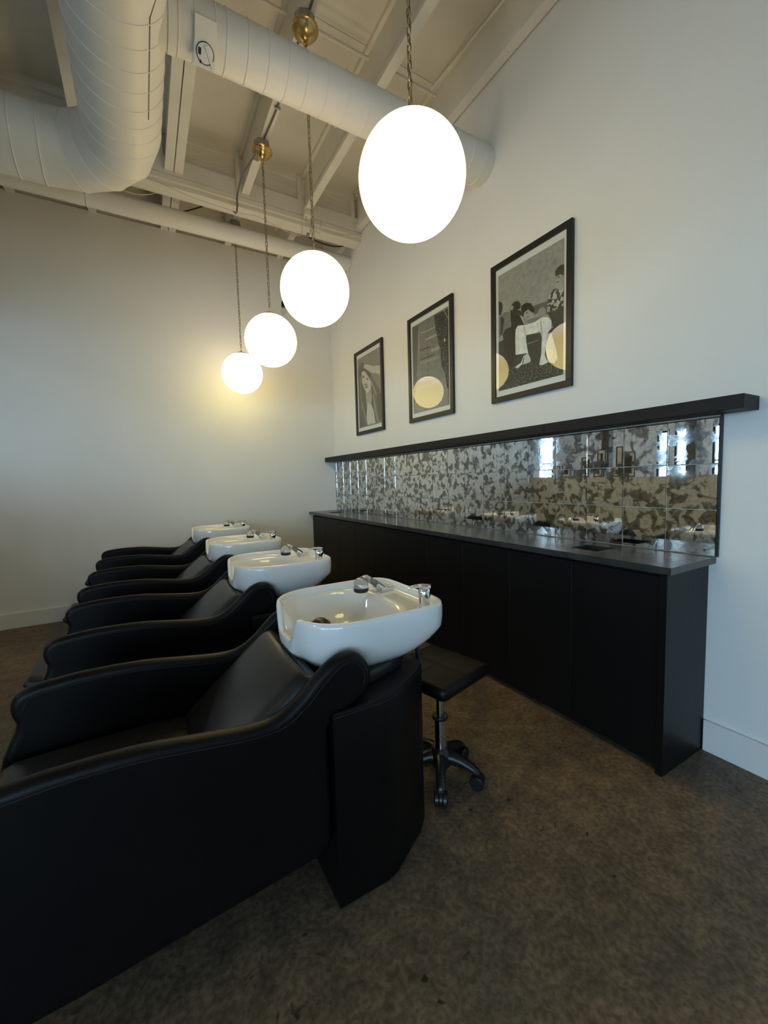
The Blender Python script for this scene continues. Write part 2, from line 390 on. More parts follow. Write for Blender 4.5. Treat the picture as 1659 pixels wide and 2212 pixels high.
def window(along, f0, f1, rect):
    global wi; wi += 1
    a, b, c, d = rect; t = 0.045; m = (f0+f1)/2
    def bx(bm, p, q, z0, z1, dd):
        if along == 1: box(bm, (m-dd, p, z0), (m+dd, q, z1))
        else: box(bm, (p, m-dd, z0), (q, m+dd, z1))
    bm = newbm()
    bx(bm, a, a+t, c, d, 0.03); bx(bm, b-t, b, c, d, 0.03); bx(bm, a+t, b-t, c, c+t, 0.03); bx(bm, a+t, b-t, d-t, d, 0.03)
    w = struct(obj('window_%d' % wi, bm, 'frame_black'), 'black framed window on to the bright sky')
    bm = newbm(); zc = c + (d-c)*0.55; bx(bm, a+t, b-t, zc-0.015, zc+0.015, 0.02)
    if b-a > 0.9: bx(bm, (a+b)/2-0.015, (a+b)/2+0.015, c+t, zc-0.015, 0.02); bx(bm, (a+b)/2-0.015, (a+b)/2+0.015, zc+0.015, d-t, 0.02)
    obj('glazing_bar', bm, 'frame_black', w)
    bm = newbm(); bx(bm, a+t, b-t, c+t, d-t, 0.003); obj('pane', bm, 'window_glass', w)
for r in WIN_L: window(1, XL-T, XL, r)
for r in WIN_F: window(0, YF-T, YF, r)

# divider beside the wash area: low wall, open above it, bulkhead under the roof
bm = newbm(); box(bm, (XD-0.07, 0.2, 0), (XD+0.07, YB, 1.25)); struct(obj('wall_divider', bm, 'wall'), 'low off-white divider wall seen in the mirror tiles')
bm = newbm(); box(bm, (XD-0.07, 0.2, 2.78), (XD+0.07, YB, ZDECK)); struct(obj('wall_bulkhead', bm, 'wall'), 'off-white bulkhead above the opening over the divider wall')
for i, y in enumerate((3.08, 4.50)):
    bm = newbm(); box(bm, (-3.08, y, 0), (-2.94, y+0.14, ZDECK), 0.004); box(bm, (-3.10, y-0.02, 0), (-2.92, y+0.16, 0.12))
    struct(obj('column_%d' % (i+1), bm, 'plank'), 'brown square post seen in the mirror tiles')

# baseboards
def baseboard(name, a, b, label):
    bm = newbm(); box(bm, a, b, 0.003, 1); struct(obj(name, bm, 'white_paint'), label)
baseboard('baseboard_right', (W-0.018, YF, 0), (W, 0.852, 0.146), 'white baseboard along the wall right of the black cabinets')
baseboard('baseboard_back', (XD+0.07, YB-0.018, 0), (1.825, YB, 0.146), 'white baseboard along the end wall')

# roof: deck of plywood sheets, wooden I joists, a cross beam with ledger and cleats
roof = newbm(); box(roof, (XL-T, YF-T, ZDECK+0.02), (W+T, YN+T, ZDECK+0.12))
ceiling = struct(obj('ceiling', roof, 'dark_gap'), 'painted open roof deck with joists')
def sheet(x0, x1, y0, y1):
    bm = newbm(); box(bm, (x0+0.002, y0+0.002, ZDECK), (x1-0.002, y1-0.002, ZDECK+0.019)); obj('plywood_sheet', bm, 'ceil', ceiling)
ys = [YF-T, -4.6, -2.16, 0.28, 2.72, 5.16, 7.6, YN+T]; xs = [XL-T, -5.6, -4.4, -3.18, -1.95, -0.73, 0.49, 1.71, W+T]
for i in range(len(xs)-1):
    for j in range(len(ys)-1): sheet(xs[i], xs[i+1], ys[j], ys[j+1])
def joist_mesh(y0, y1, fw=0.066):
    bm = newbm()
    h = fw/2; fl = 0.036
    prof = [(-h, ZJ), (h, ZJ), (h, ZJ+fl), (0.006, ZJ+fl), (0.006, ZDECK-fl), (h, ZDECK-fl), (h, ZDECK), (-h, ZDECK), (-h, ZDECK-fl), (-0.006, ZDECK-fl), (-0.006, ZJ+fl), (-h, ZJ+fl)]
    prism(bm, prof, 1, y0, y1); return bm
JX = [2.148, 1.563, 0.978, 0.425, 0.352, -0.262, -0.87, -1.48]
jn = obj('joist', joist_mesh(-2.6, 4.085), 'joist', ceiling); jn.location = (JX[0], 0, 0)
jf = obj('joist', joist_mesh(4.285, 5.15), 'joist', ceiling); jf.location = (JX[0], 0, 0)
for x in JX[1:]:
    share('joist', jn, ceiling, (x, 0, 0)); share('joist', jf, ceiling, (x, 0, 0))
bm = newbm(); box(bm, (XD+0.07, 4.13, 3.858), (W, 4.28, ZDECK), 0.004, 1); obj('cross_beam', bm, 'wood_beam', ceiling)
bm = newbm(); box(bm, (XD+0.07, 4.088, 3.938), (W, 4.13, 4.07)); obj('ledger_board', bm, 'joist', ceiling)
bm = newbm(); box(bm, (XD+0.07, 4.10, 3.892), (W, 4.13, 3.934)); obj('ledger_board', bm, 'joist', ceiling)
bm = newbm(); box(bm, (XD+0.07, 4.10, 4.262), (W, 4.13, ZDECK)); obj('ledger_board', bm, 'joist', ceiling)
cl = None
for x in (2.148, 1.563, 0.978, 0.352, -0.262, -0.87):
    if cl is None:
        bm = newbm(); box(bm, (-0.075, 4.09, 4.07), (-0.038, 4.13, 4.30)); cl = obj('cleat', bm, 'joist', ceiling); cl.location = (x, 0, 0)
    else: share('cleat', cl, ceiling, (x, 0, 0))
bm = newbm(); box(bm, (XD, 5.06, 3.97), (W, 5.10, ZDECK)); obj('blocking', bm, 'wood_beam', ceiling)

# ================================================================== DUCTS, PIPES AND CABLES UNDER THE ROOF
DX, DZ, DR = 0.02, 3.47, 0.209
md = thing('air_duct', 'off-white round roof duct with segmented elbow and narrower branch to right wall', 'duct', (DX, 3.05, DZ-DR))
def ring_pts(c, u, w, r, seg): return [c + (u*math.cos(2*PI*k/seg) + w*math.sin(2*PI*k/seg))*r for k in range(seg)]
O0 = Vector((DX, 3.05, DZ-DR))
bm = newbm(); cyl(bm, Vector((DX, -2.4, DZ))-O0, Vector((DX, 3.05, DZ))-O0, DR, seg=64); obj('straight_run', bm, 'duct', md, True)
R = 0.42; gores = 4; angs = [0, 22.5, 45, 67.5, 90]
cc = Vector((DX-R, 3.05, DZ))
def arc(a): a = math.radians(a); return cc + Vector((math.cos(a), math.sin(a), 0))*R
def mitre_ring(a):
    a = math.radians(a); u = Vector((math.cos(a), math.sin(a), 0)); return u
# each gore is a mitred cylinder between two planes through the bend axis
rings = []
for i in range(gores+1):
    a0 = (i-0.5)*22.5; u = mitre_ring(i*22.5 if i in (0, gores) else i*22.5)
    rad = R
    k = 1/math.cos(math.radians(11.25)) if 0 < i < gores else 1.0
    rings.append((i*22.5, k))
def gore_ring(ang, seg=64):
    a = math.radians(ang); u = Vector((math.cos(a), math.sin(a), 0)); c = cc + u*R
    return [c + u*math.cos(2*PI*k/seg)*DR + Vector((0, 0, 1))*math.sin(2*PI*k/seg)*DR for k in range(seg)]
for i in range(gores):
    bm = newbm()
    A = [bm.verts.new(p-O0) for p in gore_ring(angs[i])]; B = [bm.verts.new(p-O0) for p in gore_ring(angs[i+1])]
    for k in range(64): bm.faces.new((A[k], A[(k+1) % 64], B[(k+1) % 64], B[k]))
    obj('elbow_gore', bm, 'duct', md, True)
bm = newbm(); cyl(bm, Vector((DX-R, 3.05+R, DZ))-O0, Vector((XD+0.073, 3.05+R, DZ))-O0, DR, seg=64); obj('straight_run', bm, 'duct', md, True)
ringY = newbm(); torus(ringY, (0, 0, 0), (0, 1, 0), DR, 0.0035, 64, 6)
ry = obj('spiral_seam', ringY, 'duct', md, True); ry.location = Vector((DX, 2.90, DZ))-O0
for y in (2.78, 2.66, 2.54, 2.42, 2.30, 2.18, 2.06, 1.94, 1.82, 3.02): share('spiral_seam', ry, md, Vector((DX, y, DZ))-O0)
ringX = newbm(); torus(ringX, (0, 0, 0), (1, 0, 0), DR, 0.0045, 64, 6)
rx = obj('spiral_seam', ringX, 'duct', md, True); rx.location = Vector((-0.42, 3.47, DZ))-O0
for x in (-0.55, -0.68, -0.81, -0.94, -1.07): share('spiral_seam', rx, md, Vector((x, 3.47, DZ))-O0)
for a in (22.5, 45, 67.5):
    bm = newbm(); tube(bm, [p-O0 for p in gore_ring(a)], 0.003, 6, closed=True); obj('gore_seam', bm, 'duct', md, True)
bm = newbm(); tube(bm, [Vector((DX+DR*math.cos(math.radians(g)), y, DZ+DR*math.sin(math.radians(g))))-O0 for y, g in ((2.72, -52), (2.45, -52), (2.15, -52), (2.05, -40))], 0.003, 6)
obj('sealant_line', bm, 'cable_grey', md)
BY, BZ, BR = 2.275, 3.465, 0.121
O1 = O0; bd = md
bm = newbm(); cyl(bm, Vector((DX+0.165, BY, BZ))-O1, Vector((W-0.001, BY, BZ))-O1, BR, seg=56); obj('branch_run', bm, 'duct', bd, True)
bm = newbm(); cyl(bm, Vector((0.226, BY, BZ))-O1, Vector((0.262, BY, BZ))-O1, BR+0.005, BR+0.004, 56); obj('saddle_collar', bm, 'duct', bd, True)
bm = newbm(); torus(bm, (0, 0, 0), (1, 0, 0), BR, 0.004, 56, 6)
bs = obj('spiral_seam', bm, 'duct', bd, True); bs.location = Vector((0.268, BY, BZ))-O1
for x in (0.335, 0.425, 0.475, 0.575, 0.675, 0.775, 0.875, 0.985, 1.105, 1.235, 1.36, 1.49, 1.62, 1.75, 1.88, 2.01, 2.12): share('spiral_seam', bs, bd, Vector((x, BY, BZ))-O1)
# damper regulator on the branch
nrm = Vector((0, -0.70, -0.714)); tan = Vector((0, -0.714, 0.70)); cen = Vector((0.378, BY, BZ)) + nrm*(BR+0.012) - tan*0.028
Mx = Matrix.Translation(cen-O1) @ Matrix((Vector((1, 0, 0)), tan, nrm)).transposed().to_4x4()
def mbox(bm, mat4, a, b, bev=0.0):
    n0 = set(bm.verts); box(bm, a, b, bev)
    for v in bm.verts:
        if v not in n0: v.co = mat4 @ v.co
bm = newbm(); mbox(bm, Mx, (-0.046, -0.08, -0.004), (0.046, 0.085, 0.004)); mbox(bm, Mx, (-0.046, -0.08, -0.03), (-0.041, 0.03, 0.0)); dp = obj('damper_plate', bm, 'duct', bd)
bm = newbm(); lathe(bm, [(0.036, 0.004), (0.036, 0.008), (0.026, 0.011), (0.0, 0.011)], 28, nrm, cen-O1-tan*0.03)
obj('dial', bm, 'white_paint', dp, True)
bm = newbm(); torus(bm, cen-O1-tan*0.03+nrm*0.006, nrm, 0.038, 0.0016, 36, 6); obj('dial_groove', bm, 'dark_gap', dp)
bm = newbm(); mbox(bm, Mx @ Matrix.Rotation(0.5, 4, 'Z'), (-0.007, -0.082, 0.012), (0.007, -0.005, 0.018)); obj('lever', bm, 'joist', dp)
bm = newbm(); mbox(bm, Mx, (-0.03, -0.04, 0.0085), (-0.018, -0.016, 0.0125)); mbox(bm, Mx, (-0.022, -0.068, 0.0045), (-0.014, -0.052, 0.009)); obj('slot', bm, 'dark_gap', dp)

def pipe_thing(name, label, path, r, mat, cat='pipe', seg=24, parts=()):
    o0 = Vector(path[len(path)//2]); t = thing(name, label, cat, o0)
    bm = newbm(); tube(bm, [Vector(p)-o0 for p in path], r, seg); obj('run', bm, mat, t, True)
    for nm, bmf, mt in parts:
        obj(nm, bmf(o0), mt, t, True)
    return t
def strap(x, y, z, r):
    def f(o0):
        bm = newbm(); torus(bm, Vector((x, y, z))-o0, (1, 0, 0), r+0.003, 0.0035, 32, 6)
        box(bm, Vector((x-0.012, y-0.004, z+r))-o0, Vector((x+0.012, y+0.004, ZJ+0.02))-o0); return bm
    return f
pipe_thing('roof_pipe', 'fat off-white pipe under the joists in front of the end wall', [(-1.72, 4.45, 3.777), (0.3, 4.45, 3.777), (W-0.002, 4.45, 3.777)], 0.08, 'duct', parts=[('hanger_strap', strap(-0.27, 4.45, 3.777, 0.08), 'duct'), ('hanger_strap', strap(1.9, 4.45, 3.777, 0.08), 'duct')])
pipe_thing('steel_conduit', 'thin painted conduit between joists left of the second pendant lamp', [(0.466, 2.68, 4.2), (0.7, 2.68, 4.2), (0.95, 2.68, 4.2)], 0.011, 'joist', 'conduit', 12)
pipe_thing('steel_conduit', 'thin painted conduit between joists right of the second pendant lamp', [(1.005, 2.68, 4.2), (1.3, 2.68, 4.2), (1.53, 2.68, 4.2)], 0.011, 'joist', 'conduit', 12)
pipe_thing('steel_conduit', 'thin painted conduit ending above the nearest pendant globe by the right wall', [(1.595, 2.68, 4.2), (1.8, 2.68, 4.2), (2.11, 2.68, 4.2)], 0.011, 'joist', 'conduit', 12)
pipe_thing('sprinkler_line', 'thin painted line running along the top of the right wall', [(2.05, 2.66, 4.205), (2.09, 2.0, 4.205), (2.09, 0.5, 4.205), (2.09, -2.4, 4.205)], 0.008, 'joist', 'conduit', 10)
def clip(x0, x1, y):
    def f(o0):
        bm = newbm(); box(bm, Vector((x0, y, ZJ-0.016))-o0, Vector((x1, y+0.012, ZJ-0.0005))-o0); return bm
    return f
ZK = ZJ-0.0075
pipe_thing('supply_cable', 'grey cable clipped under the joist above the nearest pendant lamp', [(0.975, -1.5, ZK), (0.975, 0.3, ZK), (0.975, 1.32, ZK)], 0.007, 'cable_grey', 'cable', 8)
pipe_thing('supply_cable', 'grey cable clipped under the joist in front of the second canopy', [(0.975, 1.455, ZK), (0.975, 1.9, ZK), (0.975, 2.36, ZK)], 0.007, 'cable_grey', 'cable', 8)
pipe_thing('supply_cable', 'grey cable clipped under the joist between the second and third canopies', smooth_path([(0.975, 2.50, ZK), (0.985, 2.9, ZK), (0.985, 3.1, ZK), (0.972, 3.36, ZK)]), 0.007, 'cable_grey', 'cable', 8, parts=[('clip', clip(0.965, 1.008, 3.05), 'galv')])
pipe_thing('supply_cable', 'grey cable curling down behind the third canopy to the cross beam', smooth_path([(0.960, 3.498, ZK), (0.925, 3.66, ZJ-0.016), (0.90, 3.85, 3.94), (0.90, 4.05, 3.91), (0.90, 4.080, 3.84), (0.895, 4.082, 3.79), (0.885, 4.08, 3.765), (0.86, 4.078, 3.775)]), 0.007, 'cable_grey', 'cable', 8, parts=[('clip', clip(0.94, 0.985, 3.60), 'galv')])
pipe_thing('slack_wire', 'slack white wire sagging in front of the cross beam', smooth_path([(0.119, 4.085, 3.86), (0.324, 4.06, 3.809), (0.573, 4.06, 3.773), (0.923, 4.06, 3.765), (1.091, 4.06, 3.775), (1.263, 4.06, 3.736), (1.444, 4.06, 3.707), (1.50, 4.065, 3.74), (1.515, 4.08, 3.83), (1.51, 4.084, 3.93)]), 0.003, 'cable_white', 'cable', 6)
pipe_thing('slack_wire', 'short white wire along the cross beam near the right wall', smooth_path([(1.715, 4.084, 3.94), (1.72, 4.07, 3.84), (1.78, 4.06, 3.815), (1.892, 4.06, 3.823), (2.10, 4.085, 3.90), (2.18, 4.086, 3.92)]), 0.003, 'cable_white', 'cable', 6)
pipe_thing('slack_wire', 'pair of white wires behind the cross beam near the duct elbow', smooth_path([(-0.5, 4.33, 3.90), (-0.081, 4.33, 3.843), (0.122, 4.33, 3.837), (0.266, 4.33, 3.90), (0.30, 4.33, 3.96)]), 0.004, 'cable_white', 'cable', 6)
pipe_thing('black_cable', 'short black cable looped between the double joist and the cross beam', smooth_path([(0.373, 4.6, 3.925), (0.43, 4.6, 3.93), (0.52, 4.57, 3.945), (0.66, 4.50, 3.99), (0.82, 4.42, 4.05), (0.95, 4.40, 4.06)]), 0.006, 'cable_black', 'cable', 6)
pipe_thing('black_cable', 'black cable drooping behind the pipe beside the right wall', smooth_path([(1.62, 4.36, 3.93), (1.75, 4.36, 3.885), (1.95, 4.36, 3.875), (2.10, 4.36, 3.91)]), 0.006, 'cable_black', 'cable', 6)
t = thing('junction_cluster', 'bundle of painted clips and wire ends hanging under the joist at the cross beam', 'junction', (1.575, 4.04, 3.93))
bm = newbm(); box(bm, (-0.045, -0.03, -0.03), (0.04, 0.035, 0.022), 0.004); obj('box', bm, 'joist', t)
bm = newbm(); tube(bm, smooth_path([(-0.03, 0, -0.03), (-0.02, 0.0, -0.10), (0.01, 0, -0.14), (0.0, 0, -0.19)]), 0.007, 8); tube(bm, smooth_path([(0.02, 0, -0.03), (0.025, 0.01, -0.09), (0.05, 0.01, -0.13), (0.11, 0.0, -0.16)]), 0.006, 8); obj('wire_end', bm, 'cable_white', t, True)
bm = newbm(); box(bm, (-0.03, -0.012, -0.215), (-0.005, 0.012, -0.185), 0.003); obj('connector', bm, 'galv', t)

t = thing('bare_bulb_lamp', 'small black bulb socket with a clear bulb hanging behind the pendant globes', 'lamp', (1.548, 4.90, 3.30))
bm = newbm(); tube(bm, [(0, 0, 0.12), (0, 0, 0.655)], 0.0025, 6); obj('cord', bm, 'cable_white', t)
bm = newbm(); lathe(bm, [(0, 0.125), (0.012, 0.12), (0.022, 0.10), (0.022, 0.05), (0.0, 0.05)], 20); obj('socket', bm, 'plastic', t, True)
bm = newbm(); lathe(bm, [(0.014, 0.05), (0.018, 0.035), (0.03, 0.005), (0.032, -0.012), (0.024, -0.034), (0.0, -0.044)], 20); obj('bulb', bm, 'bulb_glass', t, True)

def fill_light(loc, label):  # added out of view to brighten the street wall reflected in the mirror tiles
    t = thing('fill_light', label, 'light', loc, 0, 'added salon fill lights')
    bm = newbm(); lathe(bm, [(0, 0.06), (0.26, 0.06), (0.28, 0.05), (0.28, 0.0), (0.265, -0.004), (0.255, 0.0), (0.255, 0.03), (0, 0.03)], 40); obj('housing', bm, 'white_paint', t, True)
    bm = newbm(); lathe(bm, [(0, 0.0), (0.254, 0.0), (0.254, 0.006), (0, 0.006)], 40); obj('diffuser', bm, M['diffuser'], t)
    bm = newbm(); cyl(bm, (0, 0, 0.06), (0, 0, ZDECK-loc[2]), 0.012, seg=12); obj('stem', bm, 'white_paint', t, True)
fill_light((-4.6, 6.9, 3.6), 'added round fill light over the far end of the salon beyond the divider')
fill_light((-4.6, 4.0, 3.6), 'added round fill light between the brown posts and the street wall')
fill_light((-4.6, 1.0, 3.6), 'added round fill light over the salon floor near the street windows')

# ================================================================== BACK-BAR: cabinets, counter, mirror tiles, shelf
ZC = 0.914
edges = [0.888, 1.717, 2.546, 3.376, 4.20, YB-0.004]
cab_labels = ['black two-door base cabinet at the open end with its finished side panel', 'black two-door base cabinet second from the open end', 'black two-door base cabinet in the middle of the row', 'black two-door base cabinet second from the end wall', 'black two-door base cabinet against the end wall']
for i in range(5):
    y0, y1 = edges[i], edges[i+1]; ym = (y0+y1)/2
    c = thing('base_cabinet', cab_labels[i], 'cabinet', (2.0, ym, 0), 0, 'base cabinets under the counter')
    def L(x, y, z): return (x-2.0, y-ym, z)
    bm = newbm()
    box(bm, L(1.866, y0+0.001, 0.06), L(W-0.002, y0+0.018, 0.874)); box(bm, L(1.866, y1-0.018, 0.06), L(W-0.002, y1-0.001, 0.874))
    box(bm, L(1.866, y0+0.018, 0.06), L(W-0.002, y1-0.018, 0.078)); box(bm, L(W-0.014, y0+0.018, 0.078), L(W-0.002, y1-0.018, 0.874))
    box(bm, L(1.90, y0+0.001, 0.0), L(W-0.02, y1-0.001, 0.06)); box(bm, L(1.866, y0+0.018, 0.84), L(1.89, y1-0.018, 0.874))
    obj('carcass', bm, 'black_paint', c)
    for a, b in ((y0, ym), (ym, y1)):
        bm = newbm(); box(bm, L(1.846, a+0.0015, 0.028), L(1.865, b-0.0015, 0.862), 0.0015, 1); obj('door', bm, 'black_paint', c)
    if i == 0:
        bm = newbm(); box(bm, L(1.829, 0.856, 0.0), L(W-0.0025, 0.886, 0.876), 0.0015, 1); obj('end_panel', bm, 'black_paint', c)
# counter with two square openings
ct = thing('countertop', 'long black leathered stone countertop with square waste openings', 'countertop', (2.0, 2.92, 0.884))
bm = newbm(); x0, x1 = 1.799, W-0.001; hx0, hx1 = 1.925, 2.075
cuts = [0.83, 1.22, 1.37, 4.555, 4.705, YB-0.002]
for k in range(5):
    a, b = cuts[k], cuts[k+1]
    if k in (1, 3):
        box(bm, (x0-2, a-2.92, 0), (hx0-2, b-2.92, 0.03)); box(bm, (hx1-2, a-2.92, 0), (x1-2, b-2.92, 0.03))
    else: box(bm, (x0-2, a-2.92, 0), (x1-2, b-2.92, 0.03))
bmesh.ops.remove_doubles(bm, verts=bm.verts, dist=1e-5)
obj('slab', bm, 'stone', ct)
for yc in (1.295, 4.63):
    bm = newbm()
    for a, b in (((hx0-0.004, yc-0.079, -0.15), (hx0, yc+0.079, -0.001)), ((hx1, yc-0.079, -0.15), (hx1+0.004, yc+0.079, -0.001)), ((hx0, yc-0.079, -0.15), (hx1, yc-0.075, -0.001)), ((hx0, yc+0.075, -0.15), (hx1, yc+0.079, -0.001))):
        box(bm, (a[0]-2, a[1]-2.92, a[2]), (b[0]-2, b[1]-2.92, b[2]))
    obj('waste_chute', bm, 'black_paint', ct)

# antique mirror tiles
ms = thing('mirror_backsplash', 'antiqued mirror tile backsplash between counter and shelf', 'backsplash', (W-0.004, 2.92, ZC+0.001))
def ML(x, y, z): return (x-(W-0.004), y-2.92, z-(ZC+0.001))
bm = newbm(); box(bm, ML(W-0.005, 0.822, ZC+0.001), ML(W-0.0005, YB-0.002, 1.5405)); obj('backing', bm, 'backing_glint', ms)
pit = 0.2073; tw = pit-0.0028; th = (1.536-ZC-0.002)/3
def tile_mesh(w, h):
    bm = newbm(); b = 0.0014; d = 0.005
    A = [(-d, -w/2+b, -h/2+b), (-d, w/2-b, -h/2+b), (-d, w/2-b, h/2-b), (-d, -w/2+b, h/2-b)]
    B = [(-d*0.45, -w/2, -h/2), (-d*0.45, w/2, -h/2), (-d*0.45, w/2, h/2), (-d*0.45, -w/2, h/2)]
    Cc = [(0, y, z) for _, y, z in B]
    va, vb, vc = ([bm.verts.new(p) for p in q] for q in (A, B, Cc))
    bm.faces.new(va); bm.faces.new(vc[::-1])
    for i in range(4):
        j = (i+1) % 4; bm.faces.new((va[i], va[j], vb[j], vb[i])); bm.faces.new((vb[i], vb[j], vc[j], vc[i]))
    return bm
first = None
for c in range(20):
    for r in range(3):
        loc = ML(W-0.0058, 0.83+(c+0.5)*pit, ZC+0.002+(r+0.5)*th)
        rot = (0, random.gauss(0, 0.0016), random.gauss(0, 0.0024))
        if first is None:
            first = obj('mirror_tile', tile_mesh(tw, th-0.0026), 'mirror', ms); first.location = loc; first.rotation_euler = rot
        else: share('mirror_tile', first, ms, loc, rot)
slv = None
for r in range(3):
    y0 = 0.83+20*pit; wv = YB-0.002-y0; loc = ML(W-0.0058, y0+wv/2, ZC+0.002+(r+0.5)*th)
    if slv is None: slv = obj('mirror_tile', tile_mesh(wv-0.002, th-0.0026), 'mirror', ms); slv.location = loc
    else: share('mirror_tile', slv, ms, loc)
bm = newbm(); box(bm, ML(W-0.013, 0.8205, ZC+0.001), ML(W-0.0005, 0.829, 1.5405)); obj('edge_trim', bm, 'frame_black', ms)

sh = thing('wall_shelf', 'long black wooden picture ledge above the mirror tiles', 'shelf', (W-0.075, 2.86, 1.5415))
cutsS = [0.702, 1.635, 2.566, 3.482, 4.403, YB-0.002]
for a, b in zip(cutsS, cutsS[1:]):
    bm = newbm(); box(bm, (W-0.149-(W-0.075), a+0.0012-2.86, 0), (W-0.0005-(W-0.075), b-0.0012-2.86, 0.056), 0.0015, 1); obj('shelf_board', bm, 'black_wood', sh)

# ================================================================== FRAMED PHOTOGRAPHS
ART_A = [
  (0.045, [(-0.002,0.431),(0.107,0.439),(0.48,0.398),(0.705,0.374),(0.988,0.378),(0.994,0.103),(0.707,0.131),(0.202,0.166),(-0.006,0.124)]),
  (0.13, [(0.573,0.61),(0.783,0.598),(0.771,0.497),(0.594,0.539)]),
  ('speckle', [(-0.006,0.124),(0.25,0.175),(0.509,0.171),(0.707,0.135),(0.992,0.118),(0.992,-0.003),(-0.008,0.003)]),
  (0.03, [(0.006,0.788),(0.068,0.757),(0.08,0.714),(0.05,0.665),(0.006,0.66)]),
  (0.2, [(0.004,0.643),(0.109,0.667),(0.19,0.656),(0.206,0.574),(0.204,0.518),(0.074,0.481),(0.004,0.471)]),
  (0.04, [(0.043,0.65),(0.109,0.611),(0.066,0.491),(0.033,0.489)]),
  (0.025, [(0.206,0.661),(0.283,0.665),(0.39,0.609),(0.464,0.485),(0.33,0.506),(0.291,0.453),(0.283,0.272),(0.25,0.175),(0.105,0.194),(0.089,0.437),(0.074,0.481),(0.124,0.519),(0.221,0.523)]),
  (0.015, [(0.221,0.696),(0.268,0.715),(0.338,0.71),(0.377,0.674),(0.377,0.635),(0.299,0.645),(0.252,0.653)]),
  (0.4, [(0.229,0.701),(0.268,0.676),(0.245,0.654),(0.214,0.666)]),
  (0.5, [(0.361,0.589),(0.421,0.556),(0.458,0.487),(0.427,0.501)]),
  (0.012, [(0.39,0.654),(0.464,0.661),(0.538,0.639),(0.581,0.595),(0.594,0.546),(0.538,0.574),(0.493,0.6),(0.435,0.591),(0.421,0.563),(0.388,0.617)]),
  (0.42, [(0.435,0.591),(0.509,0.596),(0.538,0.567),(0.581,0.543),(0.573,0.514),(0.509,0.506),(0.45,0.541)]),
  (0.08, [(0.462,0.579),(0.493,0.58),(0.499,0.574),(0.468,0.571)]),
  (0.12, [(0.474,0.544),(0.509,0.544),(0.509,0.537),(0.48,0.536)]),
  (0.36, [(0.581,0.527),(0.649,0.54),(0.67,0.565),(0.717,0.569),(0.757,0.537),(0.757,0.507),(0.718,0.502),(0.594,0.501)]),
  (0.22, [(0.493,0.517),(0.581,0.513),(0.705,0.498),(0.705,0.47),(0.637,0.462),(0.48,0.481)]),
  (0.85, [(0.299,0.483),(0.338,0.505),(0.435,0.488),(0.594,0.475),(0.705,0.491),(0.784,0.472),(0.837,0.432),(0.831,0.376),(0.784,0.35),(0.773,0.316),(0.746,0.19),(0.786,0.124),(0.707,0.116),(0.666,0.127),(0.693,0.199),(0.705,0.329),(0.678,0.387),(0.594,0.389),(0.464,0.401),(0.472,0.331),(0.501,0.249),(0.299,0.27),(0.291,0.397)]),
  (0.5, [(0.421,0.479),(0.443,0.479),(0.464,0.401),(0.447,0.405)]),
  (0.5, [(0.678,0.468),(0.693,0.468),(0.718,0.365),(0.705,0.329),(0.685,0.385)]),
  (0.62, [(0.773,0.345),(0.837,0.346),(0.903,0.205),(0.922,0.131),(0.878,0.102),(0.786,0.124),(0.759,0.232)]),
  (0.7, [(0.289,0.168),(0.39,0.192),(0.427,0.238),(0.495,0.25),(0.538,0.197),(0.538,0.173),(0.48,0.168),(0.406,0.173),(0.328,0.15)]),
  (0.05, [(0.408,0.18),(0.427,0.224),(0.439,0.22),(0.419,0.175)]),
  (0.3, [(0.48,0.329),(0.65,0.326),(0.65,0.32),(0.483,0.32)]),
  (0.04, [(0.771,0.511),(0.887,0.498),(0.998,0.507),(0.994,0.376),(0.864,0.362),(0.831,0.448)]),
  ('floral', [(0.79,0.622),(0.86,0.661),(0.911,0.661),(1.0,0.637),(0.998,0.507),(0.887,0.498),(0.81,0.51),(0.784,0.559)]),
  (0.4, [(0.891,0.75),(0.959,0.748),(1.004,0.718),(1.002,0.623),(0.948,0.637),(0.905,0.666),(0.885,0.702)]),
  (0.05, [(0.883,0.787),(0.922,0.81),(0.971,0.813),(1.008,0.805),(1.006,0.724),(0.959,0.748),(0.891,0.747)]),
  (0.08, [(0.917,0.736),(0.95,0.735),(0.951,0.728),(0.92,0.728)]),
  (0.1, [(0.905,0.705),(0.942,0.702),(0.942,0.696),(0.911,0.695)]),
]
ART_B = [
  (0.1, [(0.012,0.996),(0.191,0.99),(0.069,0.009),(-0.024,0.01)]),
  (0.32, [(0.187,0.893),(0.219,0.89),(0.207,0.652),(0.173,0.649)]),
  (0.4, [(0.252,0.888),(0.686,0.868),(0.686,0.853),(0.252,0.872)]),
  (0.42, [(0.376,0.791),(0.721,0.788),(0.721,0.762),(0.376,0.771)]),
  (0.38, [(0.536,0.649),(0.782,0.649),(0.792,0.61),(0.556,0.622)]),
  (0.07, [(0.221,0.707),(0.538,0.689),(0.538,0.673),(0.221,0.69)]),
  (0.08, [(0.236,0.597),(0.634,0.592),(0.613,0.572),(0.236,0.581)]),
  (0.3, [(0.213,0.568),(0.731,0.551),(0.749,0.517),(0.233,0.532)]),
  (0.28, [(0.087,0.295),(0.966,0.292),(0.975,0.003),(-0.0,0.007)]),
  ('leaves', [(0.642,0.986),(1.009,0.976),(0.989,0.152),(0.944,0.181),(0.895,0.341),(0.804,0.439),(0.79,0.587),(0.719,0.738),(0.666,0.873)]),
  (0.5, [(0.881,0.991),(0.897,0.991),(1.005,0.874),(0.999,0.868)]),
  (0.6, [(0.899,0.703),(0.926,0.683),(0.906,0.657),(0.873,0.678)]),
]
